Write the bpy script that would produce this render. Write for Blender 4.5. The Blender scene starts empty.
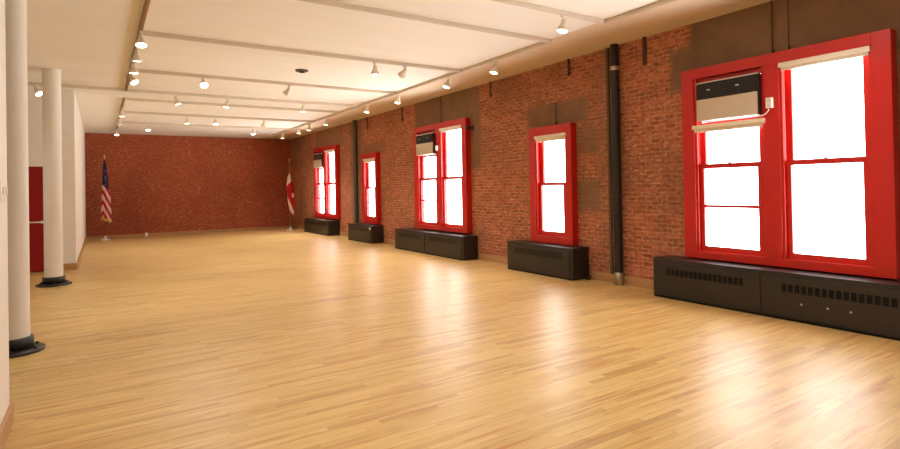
import bpy, bmesh, math, random
from mathutils import Vector, Matrix
random.seed(7)
PI = math.pi
C = bpy.context.scene.collection
S = bpy.context.scene

def lin(r, g, b):
    f = lambda c: (c/255/12.92) if c/255 <= .04045 else ((c/255+.055)/1.055)**2.4
    return (f(r), f(g), f(b), 1)

# ------------------------------------------------------------------ room numbers (metres)
XR, YB, ZC = 6.143, 20.85, 3.355        # window wall, far wall, ceiling
XL, XNL = -.40, -.487                    # left wall (far part), near left partition
YA = 12.40                              # wall that closes the left alcove
YN = -5.0                               # wall behind the viewer
PROUD = .12                             # how far the red casings stand off the brick

# ------------------------------------------------------------------ node helpers
class NT:
    def __init__(s, name):
        s.m = bpy.data.materials.new(name); s.m.use_nodes = True
        s.t = s.m.node_tree; s.n = s.t.nodes; s.l = s.t.links
        s.b = s.n['Principled BSDF']
    def node(s, typ, **k):
        n = s.n.new(typ)
        for a, v in k.items(): setattr(n, a, v)
        return n
    def put(s, inp, v):
        if hasattr(v, 'is_output') or isinstance(v, bpy.types.NodeSocket): s.l.new(v, inp)
        else: inp.default_value = v
    def math(s, op, a, b=0., c=0., clamp=False):
        n = s.node('ShaderNodeMath', operation=op, use_clamp=clamp)
        s.put(n.inputs[0], a); s.put(n.inputs[1], b); s.put(n.inputs[2], c)
        return n.outputs[0]
    def mix(s, f, a, b, blend='MIX'):
        n = s.node('ShaderNodeMix', data_type='RGBA', blend_type=blend)
        s.put(n.inputs[0], f); s.put(n.inputs[6], a); s.put(n.inputs[7], b)
        return n.outputs[2]
    def coords(s):
        tc = s.node('ShaderNodeTexCoord'); sp = s.node('ShaderNodeSeparateXYZ')
        s.l.new(tc.outputs['Object'], sp.inputs[0])
        return tc.outputs['Object'], sp.outputs[0], sp.outputs[1], sp.outputs[2]
    def comb(s, x=0., y=0., z=0.):
        n = s.node('ShaderNodeCombineXYZ')
        for i, v in enumerate((x, y, z)): s.put(n.inputs[i], v)
        return n.outputs[0]
    def noise(s, vec, scale, detail=3., rough=.55, col=False):
        n = s.node('ShaderNodeTexNoise')
        s.put(n.inputs['Vector'], vec); n.inputs['Scale'].default_value = scale
        n.inputs['Detail'].default_value = detail; n.inputs['Roughness'].default_value = rough
        return n.outputs['Color' if col else 'Fac']
    def ramp(s, f, *stops):
        n = s.node('ShaderNodeValToRGB'); e = n.color_ramp.elements
        while len(e) < len(stops): e.new(.5)
        for i, (p, c) in enumerate(stops):
            e[i].position = p; e[i].color = c if len(c) == 4 else (*c, 1)
        s.put(n.inputs[0], f); return n.outputs[0]
    def step(s, v, lo, hi):
        n = s.node('ShaderNodeMapRange', interpolation_type='SMOOTHSTEP')
        s.put(n.inputs[0], v); n.inputs[1].default_value = lo; n.inputs[2].default_value = hi
        return n.outputs[0]
    def bump(s, h, strength=.3, dist=.01):
        n = s.node('ShaderNodeBump'); n.inputs['Strength'].default_value = strength
        n.inputs['Distance'].default_value = dist
        s.put(n.inputs['Height'], h); s.l.new(n.outputs[0], s.b.inputs['Normal'])
    def out(s, col, rough=.5, spec=.5, metal=0.):
        s.put(s.b.inputs['Base Color'], col); s.put(s.b.inputs['Roughness'], rough)
        s.b.inputs['Specular IOR Level'].default_value = spec
        s.b.inputs['Metallic'].default_value = metal
        return s.m

def paint(name, rgb, rough=.5, spec=.5, var=.06, scale=6., metal=0., bump=0.):
    t = NT(name); o, x, y, z = t.coords(); c = lin(*rgb)
    f = t.noise(o, scale)
    dk = tuple(v*(1-var) for v in c[:3]) + (1,); lt = tuple(min(1, v*(1+var)) for v in c[:3]) + (1,)
    if bump: t.bump(t.noise(o, scale*12), bump, .004)
    return t.out(t.ramp(f, (.3, dk), (.7, lt)), rough, spec, metal)

def brick_mat(name, axis, patches=(), dark=1., red=False, mort=.75):
    t = NT(name); o, x, y, z = t.coords()
    u = x if axis == 'x' else y
    wob = t.noise(o, 5., 2.)
    vec = t.comb(u, t.math('ADD', z, t.math('MULTIPLY', t.math('SUBTRACT', wob, .5), .02)), 0.)
    br = t.node('ShaderNodeTexBrick', offset=.5, squash=1.)
    t.l.new(vec, br.inputs['Vector'])
    k = dark
    a = lin(192, 112, 80) if not red else lin(168, 86, 54)
    b = lin(138, 80, 58) if not red else lin(146, 70, 42)
    mo = lin(186, 140, 108) if not red else lin(158, 88, 58)
    k *= 1.12
    sc = lambda c: tuple(v*k for v in c[:3]) + (1,)
    br.inputs['Color1'].default_value = sc(a); br.inputs['Color2'].default_value = sc(b)
    br.inputs['Mortar'].default_value = sc(mo)
    br.inputs['Scale'].default_value = 1.; br.inputs['Mortar Size'].default_value = .010
    br.inputs['Mortar Smooth'].default_value = .6; br.inputs['Bias'].default_value = -.1
    br.inputs['Brick Width'].default_value = .155; br.inputs['Row Height'].default_value = .0585
    col = br.outputs['Color']
    big = t.noise(o, .8, 4., .6)
    col = t.mix(t.math('MULTIPLY', t.step(big, .42, .68), .55), col, sc(lin(130, 90, 68) if not red else lin(132, 64, 42)))
    med = t.noise(o, 7., 3., .6)
    col = t.mix(t.math('MULTIPLY', t.step(med, .45, .75), .45), col, sc(lin(160, 86, 58) if not red else lin(150, 72, 44)))
    fin = t.noise(t.comb(t.math('MULTIPLY', u, 14.), t.math('MULTIPLY', z, 26.), 0.), 1., 4., .65)
    col = t.mix(t.math('MULTIPLY', t.step(fin, .47, .66), .6), col, sc(lin(92, 48, 34) if not red else lin(112, 50, 30)))
    # pale lime specks left in the joints
    sp = t.noise(t.comb(t.math('MULTIPLY', u, 7.), t.math('MULTIPLY', z, 22.), 0.), 1.5, 3., .65)
    reg = t.math('ADD', .35, t.math('MULTIPLY', t.step(t.noise(o, 1.7, 2.), .4, .62), .65))
    col = t.mix(t.math('MULTIPLY', t.math('MULTIPLY', t.step(sp, .55, .68), reg), mort), col, sc(lin(228, 180, 146)))
    h = t.math('SUBTRACT', t.math('MULTIPLY', med, .5), br.outputs['Fac'])
    if patches:
        nz = t.math('MULTIPLY', t.math('SUBTRACT', t.noise(o, 3.5, 4., .6), .5), .22)
        tot = None
        for (u0, u1, z0, z1, s_) in patches:
            m = t.math('MINIMUM', t.math('SUBTRACT', u, u0), t.math('SUBTRACT', u1, u))
            m = t.math('MINIMUM', m, t.math('MINIMUM', t.math('SUBTRACT', z, z0), t.math('SUBTRACT', z1, z)))
            m = t.math('MULTIPLY', t.step(t.math('ADD', m, nz), -.05, .08), s_)
            tot = m if tot is None else t.math('MAXIMUM', tot, m)
        pn = t.noise(o, 2.2, 4., .6)
        pc = t.ramp(pn, (.3, lin(116, 90, 70)), (.7, lin(136, 106, 82)))
        col = t.mix(tot, col, pc)
        h = t.math('MULTIPLY', h, t.math('SUBTRACT', 1., tot))
    t.bump(h, .5, .012)
    return t.out(col, .85, .25)

def floor_mat():
    t = NT('maple_strip_floor'); o, x, y, z = t.coords()
    W = .046
    r = t.math('DIVIDE', y, W); row = t.math('FLOOR', r); fr = t.math('FRACT', r)
    wn = t.node('ShaderNodeTexWhiteNoise', noise_dimensions='1D'); t.l.new(row, wn.inputs['W'])
    off = t.math('MULTIPLY', wn.outputs['Value'], 7.3)
    ln = t.math('ADD', .4, t.math('MULTIPLY', t.math('FRACT', t.math('MULTIPLY', wn.outputs['Value'], 37.1)), .6))
    q = t.math('DIVIDE', t.math('ADD', x, off), ln)
    idx = t.math('FLOOR', q); fx = t.math('FRACT', q)
    w2 = t.node('ShaderNodeTexWhiteNoise', noise_dimensions='2D')
    t.l.new(t.comb(row, idx, 0.), w2.inputs['Vector'])
    rnd = w2.outputs['Value']
    base = t.ramp(rnd, (0., lin(184, 146, 88)), (.15, lin(199, 163, 98)), (.5, lin(207, 172, 106)),
                  (.85, lin(211, 178, 112)), (1., lin(213, 181, 118)))
    g = t.noise(t.comb(t.math('ADD', t.math('MULTIPLY', x, 1.6), t.math('MULTIPLY', rnd, 31.)), t.math('MULTIPLY', y, 55.), 0.), 1., 4., .6)
    col = t.mix(t.math('MULTIPLY', t.step(g, .5, .78), .4), base, lin(168, 120, 76))
    st = t.noise(t.comb(t.math('ADD', t.math('MULTIPLY', x, 1.5), t.math('MULTIPLY', row, 3.7)), t.math('MULTIPLY', y, 22.), 0.), 1., 3., .6)
    col = t.mix(t.math('MULTIPLY', t.step(st, .52, .68), .7), col, lin(180, 112, 54))
    e = t.math('MINIMUM', fr, t.math('SUBTRACT', 1., fr))
    gap = t.math('SUBTRACT', 1., t.step(e, .0, .05))
    ex = t.math('MINIMUM', fx, t.math('SUBTRACT', 1., fx))
    gap2 = t.math('SUBTRACT', 1., t.step(ex, .0, .004))
    gp = t.math('MAXIMUM', gap, gap2)
    col = t.mix(t.math('MULTIPLY', gp, .35), col, lin(140, 92, 52))
    rg = t.math('ADD', .3, t.math('MULTIPLY', t.noise(o, 2.5, 3.), .16))
    t.bump(t.math('SUBTRACT', t.math('MULTIPLY', t.noise(t.comb(t.math('MULTIPLY', x, 1.2), t.math('MULTIPLY', y, 12.), 0.), 1., 2.), .8), gp), .06, .006)
    return t.out(col, rg, .5)

def wood_mat(name, rgb, axis):
    t = NT(name); o, x, y, z = t.coords(); c = lin(*rgb)
    v = t.comb(t.math('MULTIPLY', x, 1. if axis == 'x' else 25.), t.math('MULTIPLY', y, 1. if axis == 'y' else 25.), t.math('MULTIPLY', z, 30.))
    g = t.noise(v, 1.5, 3.)
    return t.out(t.ramp(g, (.3, tuple(k*.75 for k in c[:3])+(1,)), (.7, c)), .4, .4)

def ceil_mat():
    t = NT('cream_plaster_ceiling'); o, x, y, z = t.coords()
    n = t.noise(t.comb(t.math('MULTIPLY', x, .35), t.math('MULTIPLY', y, 1.3), 0.), 1.2, 4., .55)
    col = t.ramp(n, (.3, lin(238, 232, 222)), (.7, lin(244, 239, 230)))
    # the strip outside the right rail has a deeper cream colour
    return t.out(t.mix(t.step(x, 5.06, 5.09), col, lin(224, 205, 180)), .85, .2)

def emit(name, rgb, strength):
    t = NT(name); c = lin(*rgb)
    t.put(t.b.inputs['Base Color'], c); t.b.inputs['Emission Color'].default_value = c
    t.b.inputs['Emission Strength'].default_value = strength
    return t.m

def glass_mat():
    t = NT('window_glass'); n = t.n; l = t.l
    tr = n.new('ShaderNodeBsdfTransparent'); gl = n.new('ShaderNodeBsdfGlossy'); gl.inputs['Roughness'].default_value = .02
    lw = n.new('ShaderNodeLayerWeight'); lw.inputs['Blend'].default_value = .5
    fr = t.math('ADD', .03, t.math('MULTIPLY', t.math('POWER', lw.outputs['Facing'], 5.), .5))
    mx = n.new('ShaderNodeMixShader')
    l.new(fr, mx.inputs[0]); l.new(tr.outputs[0], mx.inputs[1]); l.new(gl.outputs[0], mx.inputs[2])
    l.new(mx.outputs[0], n['Material Output'].inputs['Surface']); return t.m

def us_flag_mat():
    t = NT('stars_and_stripes_cloth'); o, x, y, z = t.coords()
    ax = t.math('ABSOLUTE', t.math('ADD', x, .055))
    s = t.math('ADD', z, t.math('MULTIPLY', ax, 2.3))
    s = t.math('ADD', s, t.math('MULTIPLY', t.noise(o, 4., 1.), .06))
    st = t.step(t.math('SINE', t.math('MULTIPLY', s, 2*PI/.32)), -.25, .25)
    stripes = t.mix(st, lin(178, 34, 40), lin(214, 180, 168))
    vo = t.node('ShaderNodeTexVoronoi'); vo.inputs['Scale'].default_value = 15.; vo.inputs['Randomness'].default_value = .35
    t.l.new(o, vo.inputs['Vector'])
    star = t.math('SUBTRACT', 1., t.step(vo.outputs['Distance'], .14, .24))
    canton = t.mix(star, lin(34, 34, 58), lin(190, 180, 175))
    edge = t.math('ADD', z, t.math('MULTIPLY', x, .9))
    col = t.mix(t.step(edge, 1.60, 1.64), stripes, canton)
    return t.out(col, .75, .2)

def red_flag_mat():
    t = NT('red_and_white_cloth'); o, x, y, z = t.coords()
    b = t.math('ADD', z, t.math('MULTIPLY', x, 2.6))
    f = t.math('MULTIPLY', t.step(b, .92, .98), t.math('SUBTRACT', 1., t.step(t.math('SUBTRACT', z, t.math('MULTIPLY', x, 1.2)), 1.66, 1.72)))
    # small pale emblem in the red field
    dx = t.math('SUBTRACT', x, .08); dz = t.math('SUBTRACT', z, 1.22)
    d = t.math('SQRT', t.math('ADD', t.math('MULTIPLY', dx, t.math('MULTIPLY', dx, 4.)), t.math('MULTIPLY', dz, dz)))
    f = t.math('MULTIPLY', f, t.step(d, .07, .1))
    return t.out(t.mix(f, lin(225, 200, 180), lin(180, 26, 30)), .75, .2)

M = dict(
    white=paint('warm_white_wall_paint', (236, 228, 216), .7, .3, .02),
    column=paint('cream_column_paint', (234, 226, 214), .5, .4, .02),
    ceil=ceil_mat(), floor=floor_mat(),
    red=paint('red_gloss_paint', (196, 26, 18), .32, .5, .05, 3.),
    door=paint('dark_red_door_paint', (146, 10, 10), .4, .4, .04, 3.),
    black=paint('black_enamel', (28, 26, 25), .35, .5, .15),
    cover=paint('bronze_black_cover_enamel', (38, 31, 27), .38, .5, .12, 3.),
    slot=paint('dark_slot', (14, 12, 11), .8, .2),
    blind=paint('ivory_blind_fabric', (236, 226, 208), .6, .3, .02),
    acdark=paint('charcoal_air_conditioner_grille', (44, 38, 35), .5, .4, .08),
    aclight=paint('light_grey_air_conditioner_plastic', (206, 190, 168), .5, .4, .03),
    actrim=paint('pale_trim', (226, 214, 200), .45, .4, .02),
    plastic=paint('white_plastic', (236, 228, 216), .4, .5, .02),
    rail=paint('off_white_rail_enamel', (214, 200, 180), .5, .3, .03),
    bronze=paint('bronze_rail_enamel', (156, 120, 86), .5, .3, .05),
    head=paint('white_lamp_enamel', (226, 212, 192), .4, .5, .02),
    lens=emit('warm_lamp_lens', (255, 240, 214), 9.),
    pipe=paint('black_pipe_paint', (24, 22, 21), .45, .5, .15, 10.),
    gpipe=paint('grey_green_pipe_paint', (92, 80, 64), .6, .3, .1),
    silver=paint('brushed_metal', (186, 180, 168), .35, .5, .05, 8., 1.),
    chrome=paint('steel_bar', (215, 200, 185), .3, .5, .02, 8., .7),
    gold=paint('gold_trim', (200, 158, 80), .4, .5, .05, 8., .5),
    wood=paint('flagpole_wood', (128, 74, 44), .45, .4, .1),
    wood2=paint('reddish_flagpole', (176, 108, 84), .45, .4, .1), stand=paint('polished_flag_stand', (226, 220, 208), .3, .5, .04, 8., .4),
    conduit=paint('dark_conduit', (84, 60, 46), .7, .3, .1),
    baseY=wood_mat('oak_baseboard', (196, 148, 98), 'y'), baseX=wood_mat('oak_baseboard_cross', (192, 142, 92), 'x'),
    vent=paint('dark_grey_vent', (92, 82, 72), .6, .3, .1),
    glass=glass_mat(), us=us_flag_mat(), rf=red_flag_mat(),
    brickR=brick_mat('window_wall_brick', 'y', (
        (-5, 4.06, 2.72, 3.5, 1.), (-5, 4.33, 2.55, 3.08, 1.), (1.0, 2.02, .7, 3.0, .8),
        (5.72, 7.1, 2.3, 2.74, .9), (5.5, 5.98, 1.85, 2.3, .75), (5.5, 6.0, .98, 1.5, .8),
        (8.5, 11.05, 2.7, 3.5, .9), (8.46, 8.85, 1.72, 3.0, .85), (12.6, 14.0, 2.32, 2.66, .55),
        (14.1, 14.95, 0, 3.5, .75), (15.5, 18.0, 2.74, 3.5, .6), (18.4, 21., 2.2, 3.5, .4), (5.35, 5.6, 0, 3.5, .3))),
    brickB=brick_mat('far_wall_brick', 'x', (), 1., True, .45),
)

# ------------------------------------------------------------------ mesh helpers
def box(bm, x0, x1, y0, y1, z0, z1, bev=0.):
    vs = [bm.verts.new((x, y, z)) for x in (x0, x1) for y in (y0, y1) for z in (z0, z1)]
    fs = [(0, 1, 3, 2), (4, 6, 7, 5), (0, 4, 5, 1), (2, 3, 7, 6), (0, 2, 6, 4), (1, 5, 7, 3)]
    F = [bm.faces.new([vs[i] for i in f]) for f in fs]
    if bev > 0:
        es = list({e for f in F for e in f.edges})
        bmesh.ops.bevel(bm, geom=es, offset=bev, segments=2, affect='EDGES', profile=.6)

def lathe(bm, prof, n=32, c=(0, 0, 0), caps=True):
    rings = []
    for r, z in prof:
        rings.append([bm.verts.new((c[0]+r*math.cos(2*PI*i/n), c[1]+r*math.sin(2*PI*i/n), c[2]+z)) for i in range(n)])
    for a, b in zip(rings, rings[1:]):
        for i in range(n):
            f = bm.faces.new((a[i], a[(i+1) % n], b[(i+1) % n], b[i])); f.smooth = True
    if caps:
        bm.faces.new(list(reversed(rings[0]))); bm.faces.new(rings[-1])

def tube(bm, pts, r, n=10):
    rings = []; pts = [Vector(p) for p in pts]
    for i, p in enumerate(pts):
        d = (pts[min(i+1, len(pts)-1)] - pts[max(i-1, 0)]).normalized()
        a = d.cross(Vector((0, 0, 1))) if abs(d.z) < .95 else d.cross(Vector((1, 0, 0)))
        a.normalize(); b = d.cross(a)
        rings.append([bm.verts.new(p + r*(math.cos(2*PI*k/n)*a + math.sin(2*PI*k/n)*b)) for k in range(n)])
    for A, B in zip(rings, rings[1:]):
        for k in range(n):
            f = bm.faces.new((A[k], B[k], B[(k+1) % n], A[(k+1) % n])); f.smooth = True
    bm.faces.new(rings[0]); bm.faces.new(list(reversed(rings[-1])))

def obj(name, bm, mat, parent=None, loc=(0, 0, 0)):
    bmesh.ops.recalc_face_normals(bm, faces=bm.faces)
    me = bpy.data.meshes.new(name); bm.to_mesh(me); bm.free(); me.materials.append(mat)
    o = bpy.data.objects.new(name, me); C.objects.link(o); o.location = loc
    if parent: o.parent = parent
    return o
def NB(): return bmesh.new()
def bx(name, mat, parent, *dims, bev=0.):
    b = NB(); box(b, *dims, bev=bev); return obj(name, b, mat, parent)
def tag(o, label, cat, group=None, kind=None):
    o['label'] = label; o['category'] = cat
    if group: o['group'] = group
    if kind: o['kind'] = kind
    return o
def thing(name, label, cat, loc=(0, 0, 0), rotz=0., group=None, kind=None):
    o = bpy.data.objects.new(name, None); C.objects.link(o); o.empty_display_size = .1
    o.location = loc; o.rotation_euler = (0, 0, rotz)
    return tag(o, label, cat, group, kind)
def dup(root, loc, label):
    def cp(o, par):
        c = o.copy(); C.objects.link(c)
        if par: c.parent = par
        for ch in [k for k in bpy.data.objects if k.parent == o]: cp(ch, c)
        return c
    r = cp(root, None); r.location = loc; r['label'] = label
    return r

# ------------------------------------------------------------------ setting
def struct(name, label, cat, bm, mat): return tag(obj(name, bm, mat), label, cat, None, 'structure')
b = NB(); box(b, -3.6, XR+.3, YN, YB+.2, -.15, 0); struct('floor', 'polished pale maple strip floor running the length of the gallery', 'floor', b, M['floor'])
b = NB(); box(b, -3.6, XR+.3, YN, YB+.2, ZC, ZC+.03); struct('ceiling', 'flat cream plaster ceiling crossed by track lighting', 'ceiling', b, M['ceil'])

DOUBLE, SINGLE = dict(w=2.10, z0=.495, z1=2.765), dict(w=.965, z0=.48, z1=2.352)
WIN = [(3.04, 'd'), (6.46, 's'), (9.87, 'd'), (13.42, 's'), (16.84, 'd')]
# window wall: brick pieces around the five openings, one mesh
b = NB(); y = YN
for c, k in WIN:
    D = DOUBLE if k == 'd' else SINGLE
    a0, a1 = c-D['w']/2+.06, c+D['w']/2-.06
    box(b, XR, XR+.06, y, a0, 0, ZC); box(b, XR, XR+.06, a0, a1, 0, D['z0']+.05); box(b, XR, XR+.06, a0, a1, D['z1']-.06, ZC)
    y = a1
box(b, XR, XR+.06, y, YB, 0, ZC)
struct('wall_right', 'long exposed red brick window wall with brown plaster patches', 'wall', b, M['brickR'])
b = NB(); box(b, -.7, XR+.32, YB, YB+.2, 0, ZC); struct('wall_back', 'far red brick end wall behind the two flags', 'wall', b, M['brickB'])
b = NB(); box(b, XL-.2, XL, YA, YB, 0, ZC, ); struct('wall_left', 'white left wall running to the far brick wall', 'wall', b, M['white'])
b = NB(); box(b, XNL-.18, XNL, YN, 4.33, 0, ZC); struct('wall_near', 'cream wall edge at the left of the foreground', 'wall', b, M['white'])
DX0, DX1, DZ = -1.72, -.84, 1.89
b = NB(); box(b, -3.6, DX0-.03, YA, YA+.15, 0, ZC); box(b, DX1+.03, XL-.2, YA, YA+.15, 0, ZC); box(b, DX0-.03, DX1+.03, YA, YA+.15, DZ+.03, ZC); box(b, DX0-.03, DX1+.03, YA+.125, YA+.15, 0, DZ+.03)
struct('wall_alcove', 'cream wall behind the white columns holding the red door', 'wall', b, M['white'])
b = NB(); box(b, -3.75, -3.6, YN, YA+.15, 0, ZC); struct('wall_side', 'cream side wall of the alcove left of the columns', 'wall', b, M['white'])
b = NB(); box(b, -3.6, XR+.3, YN-.15, YN, 0, ZC); struct('wall_front', 'white wall behind the viewer', 'wall', b, M['white'])

# baseboards
def baseboard(name, label, x0, x1, y0, y1, h, mat):
    b = NB(); box(b, x0, x1, y0, y1, 0, h, .006); struct(name, label, 'baseboard', b, mat)
b = NB()
for y0, y1 in ((YN, 1.55), (4.42, 5.70), (7.34, 8.58), (11.54, 12.76), (14.42, 15.84), (18.32, YB)):
    box(b, XR-.02, XR, y0, y1, 0, .125, .004)
struct('baseboard_right', 'pale wooden baseboard under the brick between the radiator covers', 'baseboard', b, M['baseY'])
baseboard('baseboard_back', 'low wooden baseboard along the far brick wall', XL+.02, XR-.02, YB-.018, YB, .06, M['baseX'])
baseboard('baseboard_left', 'wooden baseboard at the foot of the far left white wall', XL, XL+.018, YA-.018, YB, .12, M['baseY'])
baseboard('baseboard_alcove', 'wooden baseboard on the end of the white wall beside the column', DX1+.03, XL, YA-.018, YA, .12, M['baseX'])
baseboard('baseboard_near', 'wooden baseboard at the lower left of the foreground', XNL, XNL+.02, YN, 4.35, .115, M['baseY'])

# red door with a push bar
t = thing('door_1', 'dark red door with a pale push bar behind the columns', 'door', ((DX0+DX1)/2, YA, 0), 0, None, 'structure')
hw = (DX1-DX0)/2
bx('door_leaf', M['door'], t, -hw, hw, .02, .065, .012, DZ, bev=.003)
b = NB(); box(b, -hw-.03, -hw, -.01, .12, 0, DZ+.03); box(b, hw, hw+.03, -.01, .12, 0, DZ+.03); box(b, -hw, hw, -.01, .12, DZ, DZ+.03)
obj('door_frame', b, M['door'], t)
b = NB(); tube(b, [(-hw+.06, -.05, .91), (hw-.02, -.05, .91)], .014)
box(b, -hw+.08, -hw+.14, -.05, .02, .885, .935); box(b, hw-.08, hw-.03, -.05, .02, .885, .935)
obj('push_bar', b, M['chrome'], t)

# ------------------------------------------------------------------ windows
XF = -PROUD                 # front of casing, local x (0 = brick face, + is outdoors)
def sash(parent, name, y0, y1, z0, z1, xs, bars=(), br=.05, tr=.035, near=.095, far=.07):
    b = NB(); d = .04
    box(b, xs, xs+d, y0, y0+near, z0, z1); box(b, xs, xs+d, y1-far, y1, z0, z1)
    box(b, xs, xs+d, y0+near, y1-far, z0, z0+br); box(b, xs, xs+d, y0+near, y1-far, z1-tr, z1)
    for z in bars: box(b, xs+.005, xs+d-.005, y0+near, y1-far, z-.016, z+.016)
    s = obj(name, b, M['red'], parent)
    b = NB(); box(b, xs+.017, xs+.022, y0+near, y1-far, z0+br, z1-tr); obj('pane', b, M['glass'], s)
    return s
def frame_boards(name, parent, pieces):
    b = NB()
    for p in pieces: box(b, *p, bev=.004)
    return obj(name, b, M['red'], parent)
def sash_lock(parent, y, z):
    b = NB(); box(b, -.1, -.075, y-.02, y+.02, z, z+.01, .003); lathe(b, [(.008, 0), (.008, .008), (.005, .011)], 12, (-.087, y, z+.008))
    obj('sash_lock', b, M['red'], parent)

def make_double(label, loc):
    t = thing('window_1', label, 'window', loc, 0, None, 'structure')
    h, z0, z1 = 1.05, .495, 2.765
    R0, R1, L0, L1, zt, zb = -.915, -.09, .07, .89, 2.645, .585
    frame_boards('casing', t, [(XF, .02, -h-.014, R0, z0, z1), (XF, .02, L1, h, z0, z1), (XF, .02, R0, L1, zt, z1),
                               (XF, .02, R0, L1, z0, zb), (XF, .02, R1, L0, zb, zt)])
    frame_boards('jamb', t, [(.02, .05, -h+.06, R0, z0+.05, z1-.06), (.02, .05, L1, h-.06, z0+.05, z1-.06), (.02, .05, R1, L0, zb, zt),
                             (.02, .05, R0, L1, zt, z1-.06), (.02, .05, R0, L1, z0+.05, zb)])
    stops = []
    for a, c in ((R0, R1), (L0, L1)):
        stops += [(-.105, -.075, a, a+.028, zb, zt), (-.105, -.075, c-.028, c, zb, zt)]
    frame_boards('stop_bead', t, stops)
    # near (right) light: clear double-hung pair
    sash(t, 'upper_sash', R0+.01, R1-.01, 1.565, zt, -.02, (), .05)
    sash(t, 'lower_sash', R0+.01, R1-.01, zb, 1.62, -.07, (), .06, .055)
    sash_lock(t, (R0+R1)/2, 1.62)
    # far (left) light: short upper sash under the air conditioner, lower sash with a bar
    sash(t, 'upper_sash', L0+.01, L1-.01, 1.565, 2.12, -.02, (), .05)
    sash(t, 'lower_sash', L0+.01, L1-.01, zb, 1.62, -.07, (1.12,), .06, .055)
    sash_lock(t, (L0+L1)/2, 1.62)
    frame_boards('filler_board', t, [(-.06, -.03, L0, L1, 2.585, zt), (-.06, -.03, L1-.055, L1, 2.12, 2.585)])
    return t
def make_single(label, loc):
    t = thing('window_2', label, 'window', loc, 0, None, 'structure')
    h, z0, z1 = .4825, .48, 2.352
    a, c, zt, zb = -.385, .345, 2.215, .59
    frame_boards('casing', t, [(XF, .02, -h, a, z0, z1), (XF, .02, c, h, z0, z1), (XF, .02, a, c, zt, z1), (XF, .02, a, c, z0, zb)])
    frame_boards('jamb', t, [(.02, .05, -h+.06, a, z0+.05, z1-.06), (.02, .05, c, h-.06, z0+.05, z1-.06), (.02, .05, a, c, zt, z1-.06), (.02, .05, a, c, z0+.05, zb)])
    frame_boards('stop_bead', t, [(-.105, -.075, a, a+.035, zb, zt), (-.105, -.075, c-.035, c, zb, zt)])
    sash(t, 'upper_sash', a+.01, c-.01, 1.40, zt, -.02, (), .05, .035, .125, .09)
    sash(t, 'lower_sash', a+.01, c-.01, zb, 1.445, -.07, (), .075, .045, .125, .09)
    sash_lock(t, (a+c)/2, 1.445)
    return t
wl = ['nearest and largest red double window, tall panes over the long radiator cover',
      'single red window over the short radiator cover beside the black pipe',
      'red double window with an air conditioner, middle of the brick wall',
      'narrow single red window between the two farther double windows',
      'farthest red double window beside the red and white flag']
w1 = make_double(wl[0], (XR, WIN[0][0], 0)); w2 = make_single(wl[1], (XR, WIN[1][0], 0))
for i, src in ((2, w1), (3, w2), (4, w1)):
    w = dup(src, (XR, WIN[i][0], 0), wl[i]); w.name = 'window_%d' % (i+1)

# roller blinds
def blind(label, loc, w, drop=.075):
    t = thing('roller_blind', label, 'blind', loc, 0, 'rolled up window blinds')
    b = NB(); box(b, -.05, .0, -w/2, w/2, -.05, 0, .008); obj('cassette', b, M['blind'], t)
    b = NB(); box(b, -.028, -.02, -w/2+.02, w/2-.02, -drop, -.045); tube(b, [(-.024, -w/2+.02, -drop), (-.024, w/2-.02, -drop)], .009)
    obj('rolled_fabric', b, M['blind'], t)
    return t
blind('ivory rolled-up blind at the top right of the nearest window', (XR-.085, WIN[0][0]-.50, 2.642), .815)
blind('ivory blind bar directly under the nearest air conditioner', (XR-.12, WIN[0][0]+.47, 2.082), .84, .08)
blind('ivory rolled-up blind in the single window beside the black pipe', (XR-.085, WIN[1][0]-.02, 2.212), .715, .095)
blind('ivory rolled-up blind in the middle double window', (XR-.085, WIN[2][0]-.50, 2.642), .815)
blind('ivory rolled-up blind in the narrow farther single window', (XR-.085, WIN[3][0]-.02, 2.212), .715, .095)
blind('ivory rolled-up blind in the farthest double window', (XR-.085, WIN[4][0]-.50, 2.642), .815)

# air conditioners
def air_conditioner(label, loc):
    t = thing('air_conditioner', label, 'air conditioner', loc, 0, 'window air conditioners')
    bx('housing', M['acdark'], t, -.135, .06, .0, .72, 0, .445, bev=.006)
    b = NB()
    box(b, -.15, -.135, .012, .71, .255, .435, .003)
    g = obj('grille', b, M['acdark'], t)
    b = NB()
    for i in range(7): box(b, -.158, -.15, .03, .71, .268+i*.0225, .278+i*.0225)
    obj('louvre', b, M['black'], g)
    for yy in (.22, .56): bx('tab', M['actrim'], g, -.164, -.156, yy-.02, yy+.02, .345, .36, bev=.002)
    f = bx('front_panel', M['aclight'], t, -.16, -.135, .008, .714, .0, .25, bev=.006)
    b = NB(); lathe(b, [(.014, 0), (.014, .006), (.01, .009)], 16)
    bmesh.ops.rotate(b, verts=b.verts, cent=(0, 0, 0), matrix=Matrix.Rotation(-PI/2, 3, 'Y')); bmesh.ops.translate(b, verts=b.verts, vec=(-.158, .07, .06))
    obj('knob', b, M['actrim'], f)
    bx('top_trim', M['actrim'], t, -.15, -.12, .005, .715, .44, .452)
    return t
ACS = [(WIN[0][0], 'nearest air conditioner, charcoal above light grey, in the largest window'),
       (WIN[2][0], 'air conditioner in the upper left of the middle double window'),
       (WIN[4][0], 'farthest air conditioner, in the double window next to the red flag')]
a0 = None
for c, lb in ACS:
    loc = (XR-.03, c+.095, 2.125)
    a0 = air_conditioner(lb, loc) if a0 is None else dup(a0, loc, lb)
    if c == WIN[0][0]: first_ac = a0
b = NB(); tube(b, [(-.112, -.095, .048), (-.115, -.085, .025), (-.12, -.055, -.005), (-.135, -.02, -.02), (-.14, .01, -.012), (-.13, .03, .004)], .006)
obj('power_cord', b, M['plastic'], first_ac)

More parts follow.
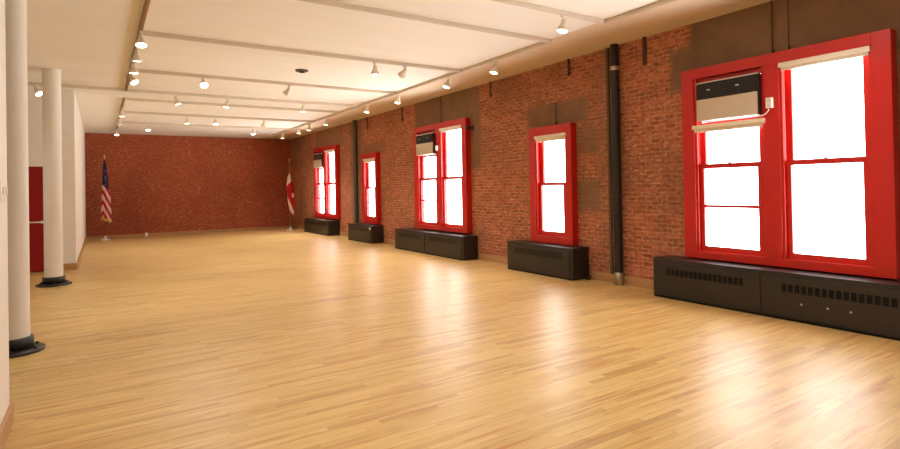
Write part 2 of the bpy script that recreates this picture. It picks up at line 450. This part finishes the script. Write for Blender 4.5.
def outlet(label, loc):
    t = thing('power_outlet', label, 'outlet', loc, 0, 'outlets on the window mullions')
    bx('outlet_box', M['plastic'], t, -.045, 0, -.032, .032, -.055, .055, bev=.005)
    b = NB()
    for zz in (-.025, .025): box(b, -.05, -.045, -.02, .02, zz-.015, zz+.015, .003)
    obj('socket', b, M['actrim'], t); return t
o1 = outlet('white power outlet on the mullion beside the nearest air conditioner', (XR-.12, WIN[0][0]-.005, 2.235))
dup(o1, (XR-.12, WIN[2][0]-.005, 2.235), 'white power outlet on the mullion of the middle double window')

# ------------------------------------------------------------------ radiator covers
HX = XR-.345
def cover(label, y0, y1, h, panels, slots, extra=None):
    cy = (y0+y1)/2
    t = thing('radiator_cover', label, 'radiator cover', (HX, cy, 0), 0, 'black metal radiator covers')
    L = (y1-y0)/2; D = .34
    b = NB(); box(b, 0, D, -L, L, .0, h, .022); obj('casing', b, M['cover'], t)
    bx('kick_strip', M['slot'], t, -.004, .01, -L+.02, L-.02, .0, .02)
    for (p0, p1) in panels:
        p = bx('front_panel', M['cover'], t, -.012, .004, p0-cy, p1-cy, .035, h-.05, bev=.006)
        if slots:
            b = NB(); n = max(6, int(round((p1-p0-.32)/.062))); a = p0-cy+.17; w = (p1-p0-.34)/n
            for i in range(n): box(b, -.0135, -.008, a+i*w+w*.14, a+(i+1)*w-w*.14, .285, .365)
            obj('grille', b, M['slot'], p)
        else:
            b = NB(); a0_, a1_ = p0-cy+.14, p1-cy-.14
            for i in range(6): box(b, -.0135, -.008, a0_, a1_, .295+i*.016, .302+i*.016)
            obj('grille', b, M['slot'], p)
    bx('top_plate', M['cover'], t, -.008, D, -L-.004, L+.004, h-.004, h+.006, bev=.003)
    if extra: extra(t, L, h, cy)
    return t
def screws(t, L, h, cy):
    for yy in (2.67, 2.44, 2.25): bx('screw_head', M['chrome'], t, -.016, -.011, yy-.008-cy, yy+.008-cy, .175, .191)
def valve(t, L, h, cy):
    b = NB(); tube(b, [(.25, -L, .03), (.25, -L-.05, .03)], .022); lathe(b, [(.03, 0), (.03, .05), (.015, .06)], 14, (.25, -L-.06, .0)); obj('valve', b, M['black'], t)
def sticker(t, L, h, cy):
    b = NB(); box(b, -.014, -.008, -L+.03, -L+.12, h-.09, h-.03); obj('sticker', b, M['plastic'], t)
cover('longest black radiator cover, under the nearest double window', 1.62, 4.39, .475, [(1.66, 3.03), (3.07, 4.36)], True, screws)
cover('short black radiator cover under the single window by the black pipe', 5.76, 7.30, .465, [(5.82, 7.24)], False, valve)
cover('long black radiator cover under the middle double window', 8.62, 11.50, .455, [(8.68, 10.03), (10.09, 11.44)], False)
cover('short black radiator cover with white sticker under the farther single window', 12.80, 14.38, .445, [(12.86, 14.32)], False, sticker)
cover('farthest black radiator cover, under the last double window near the flag', 15.88, 18.28, .45, [(15.94, 18.22)], False)

# ------------------------------------------------------------------ columns
def column(label, loc):
    t = thing('column', label, 'column', loc, 0, 'white round columns')
    b = NB(); lathe(b, [(.122, .1), (.122, ZC-.06), (.122, ZC)], 48, caps=False); obj('shaft', b, M['column'], t)
    b = NB(); lathe(b, [(.15, .03), (.15, .125), (.142, .132), (.121, .134)], 48); obj('collar', b, M['black'], t)
    b = NB(); lathe(b, [(.232, 0), (.232, .018), (.222, .028), (.15, .034)], 48); p = obj('base_plate', b, M['black'], t)
    b = NB()
    for i in range(6):
        a = PI/6 + i*PI/3; lathe(b, [(.014, 0), (.014, .014), (.008, .018)], 8, (.19*math.cos(a), .19*math.sin(a), .03))
    obj('bolt', b, M['black'], p)
    return t
c1 = column('nearer white round column on a black base, partly behind the foreground wall', (-.672, 6.25, 0))
dup(c1, (-.625, 10.5, 0), 'farther white round column on a black base, in front of the red door')

# light switch on the near wall
t = thing('light_switch', 'white light switch plate on the cream wall at far left', 'switch', (XNL, 4.13, 1.43))
bx('plate', M['plastic'], t, 0, .008, -.11, .11, -.055, .055, bev=.003)
for yy in (-.05, .05): bx('toggle', M['plastic'], t, .008, .018, yy-.015, yy+.015, -.022, .022, bev=.003)

# ------------------------------------------------------------------ pipes and conduits on the brick
t = thing('riser_pipe', 'tall black riser pipe with silver foot on the brick wall', 'pipe', (XR-.075, 5.15, 0))
b = NB(); lathe(b, [(.058, .1), (.058, ZC)], 24, caps=False); obj('pipe', b, M['pipe'], t)
b = NB(); lathe(b, [(.062, 0), (.062, .17), (.058, .175)], 24); obj('sleeve', b, M['silver'], t)
b = NB(); lathe(b, [(.064, 2.99), (.066, 3.0), (.066, 3.035), (.064, 3.045)], 24); obj('clamp', b, M['silver'], t)
t = thing('wall_conduit', 'grey strip conduit running up just left of the black riser pipe', 'conduit', (XR-.02, 5.325, 0))
bx('channel', M['gpipe'], t, -.012, .02, -.02, .02, .125, ZC)
t = thing('riser_pipe', 'grey green painted riser pipe left of the farther single window', 'pipe', (XR-.06, 14.46, 0))
b = NB(); lathe(b, [(.058, .0), (.058, ZC)], 24, caps=False); obj('pipe', b, M['gpipe'], t)
def rod(label, y, z0, z1, r=.014):
    b = NB(); tube(b, [(0, 0, z0), (0, 0, z1)], r)
    box(b, -r*.5, .025, -r, r, z0+.03, z0+.05)
    tag(obj('wall_conduit', b, M['conduit'], None, (XR-.025, y, 0)), label, 'conduit', 'dark conduits on the brick wall')
rod('dark conduit dropping from the ceiling to the nearest window head', 3.05, 2.765, ZC, .007)
rod('thin dark conduit right of the one above the nearest window head', 2.885, 2.765, ZC, .005)
rod('short dark conduit stub under the ceiling, right of the black riser pipe', 4.69, 2.98, ZC, .024)
rod('short dark conduit stub under the ceiling, just left of the black riser pipe', 6.09, 3.09, ZC, .016)
rod('thin dark conduit above the single window by the black pipe', 6.39, 2.36, 2.72, .008)
rod('short dark conduit stub under the ceiling between the middle and single windows', 8.10, 3.06, ZC, .014)
rod('dark conduit dropping from the ceiling to the middle double window head', 9.86, 2.765, ZC, .008)
rod('short dark conduit stub left of the middle double window', 11.63, 3.0, ZC, .014)
rod('short dark conduit stub above the farther single window', 13.66, 3.02, ZC, .014)

t = thing('wall_fixture', 'small dark round fixture on the brick right of the middle window', 'fixture', (XR, 8.74, 2.56))
b = NB(); lathe(b, [(.045, 0), (.045, .012)], 20); tube(b, [(0, 0, .01), (0, 0, .08)], .014)
bmesh.ops.rotate(b, verts=b.verts, cent=(0, 0, 0), matrix=Matrix.Rotation(-PI/2, 3, 'Y')); obj('bracket', b, M['black'], t)
b = NB(); lathe(b, [(.02, -.035), (.038, -.025), (.042, 0), (.038, .025), (.02, .035)], 20)
bmesh.ops.rotate(b, verts=b.verts, cent=(0, 0, 0), matrix=Matrix.Rotation(-PI/2, 3, 'Y')); bmesh.ops.translate(b, verts=b.verts, vec=(-.1, 0, 0)); obj('lamp_body', b, M['black'], t)

# ------------------------------------------------------------------ flags
def flag(label, loc, cloth_mat, top, ztop, zbot, prof, pole_mat, fringe, seed, skew):
    t = thing('flag', label, 'flag', loc)
    b = NB(); tube(b, [(0, 0, .06), (0, 0, top-.12)], .014, 12); obj('pole', b, pole_mat, t)
    b = NB(); lathe(b, [(.012, -.13), (.026, -.12), (.02, -.1), (.03, -.07), (.03, -.05), (.014, -.02), (.003, 0)], 16, (0, 0, top)); obj('finial', b, M['gold'], t)
    b = NB(); lathe(b, [(.13, 0), (.135, .012), (.12, .03), (.06, .05), (.03, .07), (.026, .12), (.018, .125)], 32); obj('stand', b, M['stand'], t)
    rnd = random.Random(seed); N, K = 48, 40; b = NB(); rings = []
    ph = [rnd.uniform(0, 6.28) for _ in range(4)]
    for k in range(K+1):
        f = k/K
        for (f0, r0, c0), (f1, r1, c1_) in zip(prof, prof[1:]):
            if f0 <= f <= f1:
                u = (f-f0)/(f1-f0); u = u*u*(3-2*u); R = r0+(r1-r0)*u; cx = c0+(c1_-c0)*u; break
        ring = []
        for i in range(N):
            a = 2*PI*i/N
            fold = 1 + .26*math.sin(5*a+ph[0]+1.2*f)*min(1, f*3+.2) + .12*math.sin(9*a+ph[1]-2*f) + .06*math.sin(3*a+ph[2])
            z = ztop-(ztop-zbot)*f - (skew*math.cos(a)+.03*math.sin(5*a+ph[3]))*f
            ring.append(b.verts.new((cx+R*fold*math.cos(a), -.005+.75*R*fold*math.sin(a), z)))
        rings.append(ring)
    for A, B in zip(rings, rings[1:]):
        for i in range(N):
            fa = b.faces.new((A[i], A[(i+1) % N], B[(i+1) % N], B[i])); fa.smooth = True
    b.faces.new(rings[0])
    last = [v.co.copy() for v in rings[-1]]
    cl = obj('cloth', b, cloth_mat, t)
    if fringe:
        b = NB()
        top_ = [b.verts.new(v) for v in last]; bot = [b.verts.new((v.x*1.04, v.y*1.04, v.z-.07)) for v in last]
        for i in range(N): b.faces.new((top_[i], top_[(i+1) % N], bot[(i+1) % N], bot[i]))
        obj('fringe', b, M['gold'], cl)
    return t
flag('furled American flag with stars and stripes on a pole, left of the far wall', (.11, 19.66, 0), M['us'], 2.60, 2.42, .66,
     [(0, .022, 0), (.15, .045, 0), (.4, .062, .005), (.6, .088, .025), (1, .105, .025)], M['wood'], True, 3, .04)
flag('furled red and white flag on a pole in the far right corner', (5.66, 19.40, 0), M['rf'], 2.55, 2.0, .62,
     [(0, .022, 0), (.12, .055, -.01), (.35, .1, .02), (.7, .105, .06), (1, .06, .05)], M['wood2'], False, 5, .08)

b = NB(); box(b, -.04, .04, -.03, .03, 0, .125, .008)
tag(obj('floor_outlet', b, M['plastic'], None, (1.235, 20.15, 0)), 'small white outlet post on the floor before the far brick wall', 'outlet')

# ------------------------------------------------------------------ ceiling fittings
t = thing('ceiling_vent', 'small dark round vent in the middle of the ceiling', 'vent', (2.78, 8.75, ZC))
b = NB(); lathe(b, [(.1, 0), (.105, -.008), (.095, -.02), (.06, -.026), (.055, -.03)], 32); obj('vent_ring', b, M['vent'], t)
b = NB(); lathe(b, [(.05, -.02), (.05, -.036), (.03, -.042)], 24); obj('vent_core', b, M['slot'], t)

XT, XLT = 5.079, .419
TY = [4.43, 5.39, 7.50, 9.85, 11.80, 12.92, 15.02, 17.15]
RZ = ZC-.048
def rail(label, p0, p1, mat=None):
    cx, cy = (p0[0]+p1[0])/2, (p0[1]+p1[1])/2
    dx, dy = abs(p1[0]-p0[0])/2, abs(p1[1]-p0[1])/2
    w = .019
    b = NB(); box(b, -dx-w, dx+w, -dy-w, dy+w, 0, .048, .003)
    if dx > dy: box(b, -dx, dx, -.006, .006, -.004, .002)
    else: box(b, -.006, .006, -dy, dy, -.004, .002)
    return tag(obj('track_rail', b, mat or M['rail'], None, (cx, cy, RZ)), label, 'track rail', 'ceiling track rails')
g = .022
rail('left lengthwise track rail, near section over the foreground columns', (XLT, -1.5), (XLT, TY[4]-.06), M['bronze'])
rail('left lengthwise track rail, far section reaching the brick wall', (XLT, TY[5]), (XLT, 19.6), M['bronze'])
rail('right lengthwise track rail, section nearest the viewer', (XT, -1.5), (XT, TY[0]))
rail('right lengthwise track rail, long section running to the far wall', (XT, TY[1]), (XT, 19.6))
xl = XLT+.045; xr = XT-.045
names = ['first cross rail of the ceiling track, nearest the viewer', 'second cross rail of the ceiling track',
         'third cross rail of the ceiling track, starting at the first lit lamp', 'fourth cross rail of the ceiling track, beyond the round vent',
         'fifth cross rail of the ceiling track, longest, continuing left over the columns', 'sixth cross rail of the ceiling track',
         'seventh cross rail of the ceiling track', 'last cross rail of the ceiling track, closest to the far wall']
for i, y in enumerate(TY):
    rail(names[i], (xl if i != 4 else -2.4, y), (xr, y))

# track lamp: adapter, stem, housing and glowing lens; the housing's pivot is at the stem's foot
LENS_DROP = .135
def make_lamp(label, loc, tilt, az):
    t = thing('track_light', label, 'spotlight', loc, az, 'track spotlights')
    b = NB(); box(b, -.016, .016, -.04, .04, -.022, .0, .004); obj('adapter', b, M['head'], t)
    b = NB(); tube(b, [(0, 0, -.02), (0, 0, -.05)], .007); obj('stem', b, M['head'], t)
    b = NB(); lathe(b, [(.012, .012), (.024, .008), (.03, -.012), (.032, -.045), (.044, -.075), (.062, -.115), (.066, -.135), (.06, -.138), (.056, -.126)], 28, caps=False)
    bmesh.ops.holes_fill(b, edges=[e for e in b.edges if e.is_boundary and e.verts[0].co.z > 0])
    h = obj('housing', b, M['head'], t, (0, 0, -.05))
    h.rotation_euler = (tilt, 0, 0)
    b = NB(); lathe(b, [(.0585, -.127), (.05, -.134), (.03, -.1385), (.003, -.14)], 28, caps=False); obj('lens', b, M['lens'], h)
    return t
lamp0 = None
def light(label, x, y, tilt=0., az=0., power=40., spread=85):
    global lamp0
    loc = (x, y, RZ-.004)
    if lamp0 is None: lamp0 = t = make_lamp(label, loc, tilt, az)
    else:
        t = dup(lamp0, loc, label)
        t.rotation_euler = (0, 0, az)
        for ch in [o for o in bpy.data.objects if o.parent == t]:
            if ch.name.startswith('housing'): ch.rotation_euler = (tilt, 0, 0)
    R = Matrix.Rotation(az, 3, 'Z') @ Matrix.Rotation(tilt, 3, 'X')
    p = Vector(loc) + Matrix.Rotation(az, 3, 'Z') @ Vector((0, 0, -.05)) + R @ Vector((0, 0, -.16))
    spot(p, R, power, spread)
def spot(p, R, power, spread=115, col=(1., .97, .93)):
    l = bpy.data.lights.new('spot_beam', 'SPOT'); l.energy = power; l.color = col
    l.spot_size = math.radians(spread); l.spot_blend = .9; l.shadow_soft_size = .05
    o = bpy.data.objects.new('spot_beam', l); C.objects.link(o); o.location = p; o.rotation_euler = R.to_euler()

ordn = ['first', 'second', 'third', 'fourth', 'fifth', 'sixth', 'seventh', 'eighth']
PW = 42.
# left lengthwise rail
for i, (y, tl, az) in enumerate(((7.33, -.35, 0), (8.13, .12, 0), (8.98, 0, 0), (9.95, -.65, .7), (14.15, 0, 0), (15.9, .1, 0), (18.8, .3, PI))):
    light(ordn[i] + ' spotlight from the viewer on the left lengthwise rail', XLT, y, tl, az, PW)
# right lengthwise rail, washing the brick
for i, (y, tl) in enumerate(((6.58, .3), (7.92, .35), (9.8, .2), (11.3, .2), (13.95, .15), (15.4, .15), (16.35, .1), (18.1, .1))):
    light(ordn[i] + ' spotlight from the viewer on the right rail by the brick', XT, y, tl, PI/2, 80., 115)
# cross rails
for lb, x, y, tl, az in (
    ('only spotlight on the first cross rail, close to the brick wall', 4.4, TY[0], .25, PI/2),
    ('lit spotlight on the third cross rail, left of the turned-away one', 3.50, TY[2], 0, 0),
    ('turned-away spotlight on the third cross rail near the right rail', 4.02, TY[2], .9, .2),
    ('bright spotlight facing the viewer on the fourth cross rail', 1.46, TY[3], -.8, 0),
    ('turned-away spotlight on the fourth cross rail behind the round vent', 2.9, TY[3], .8, .4),
    ('left spotlight on the fifth cross rail', 1.25, TY[4], .3, -PI/2),
    ('middle spotlight on the fifth cross rail', 2.2, TY[4], .2, PI/2),
    ('right spotlight on the fifth cross rail', 3.77, TY[4], .1, PI/2),
    ('spotlight over the columns at the left end of the fifth cross rail', -.93, TY[4], -.7, .8),
    ('left spotlight on the seventh cross rail', 1.84, TY[6], -.1, 0),
    ('middle spotlight on the seventh cross rail', 2.5, TY[6], -.4, 0),
    ('right spotlight on the seventh cross rail', 3.72, TY[6], .7, 0),
    ('left spotlight on the last cross rail', 1.12, TY[7], -.35, 0),
    ('right spotlight on the last cross rail', 3.92, TY[7], -.3, 0)):
    light(lb, x, y, tl, az, PW)
# added fill spots without fixtures, over the foreground, alcove and behind the viewer
for x, y in ((XLT+.6, 3.2), (3.0, 2.6), (XT, 2.2), (1.6, .4), (3.6, -.6), (XT, -.8), (1.6, -2.6), (4., -3.2), (-2, 6.), (-2, 9.5)):
    spot((x, y, ZC-.2), Matrix.Identity(3), 75. if 0 < x < 2 else 45., 150)

# ------------------------------------------------------------------ daylight
w = bpy.data.worlds.new('overcast_sky'); S.world = w; w.use_nodes = True
bg = w.node_tree.nodes['Background']; bg.inputs[0].default_value = (1., 1., .99, 1)
# white overcast above, stronger white added below the horizon to light the ceiling
wn = w.node_tree.nodes; wl_ = w.node_tree.links
tc = wn.new('ShaderNodeTexCoord'); sx = wn.new('ShaderNodeSeparateXYZ'); mr = wn.new('ShaderNodeMapRange')
mr.interpolation_type = 'SMOOTHSTEP'
wl_.new(tc.outputs['Generated'], sx.inputs[0]); wl_.new(sx.outputs[2], mr.inputs[0])
mr.inputs[1].default_value = -.25; mr.inputs[2].default_value = .1; mr.inputs[3].default_value = 23.; mr.inputs[4].default_value = 8.
wl_.new(mr.outputs[0], bg.inputs[1])
for c, k in WIN:
    D = DOUBLE if k == 'd' else SINGLE
    l = bpy.data.lights.new('sky_portal', 'AREA'); l.shape = 'RECTANGLE'; l.size = D['z1']-D['z0']; l.size_y = D['w']
    l.cycles.is_portal = True
    o = bpy.data.objects.new('sky_portal', l); C.objects.link(o); o.location = (XR+.09, c, (D['z0']+D['z1'])/2)
    o.rotation_euler = (0, PI/2, 0)

# ------------------------------------------------------------------ camera
YAW, PITCH, ROLL, F, CX, CY = .57067811, .00973813, -.01887708, 545.37, 450.51, 182.10
cy, sy = math.cos(YAW), math.sin(YAW)
r = Vector((cy, -sy, 0)); f = Vector((sy, cy, 0)); u = Vector((0, 0, 1))
f2 = f*math.cos(PITCH)+u*math.sin(PITCH); u2 = u*math.cos(PITCH)-f*math.sin(PITCH)
r3 = r*math.cos(ROLL)+u2*math.sin(ROLL); u3 = u2*math.cos(ROLL)-r*math.sin(ROLL)
cam = bpy.data.cameras.new('camera'); co = bpy.data.objects.new('camera', cam); C.objects.link(co)
mw = Matrix.Identity(4)
for i in range(3): mw[i][0] = r3[i]; mw[i][1] = u3[i]; mw[i][2] = -f2[i]
mw[0][3], mw[1][3], mw[2][3] = 0, 0, 1.4
co.matrix_world = mw
cam.sensor_width = 36; cam.lens = F/900*36
cam.shift_x = (450-CX)/900; cam.shift_y = (CY-224.5)/900
cam.clip_start = .02; cam.clip_end = 200
S.camera = co

S.view_settings.view_transform = 'Standard'
S.view_settings.look = 'None'
S.view_settings.exposure = .2
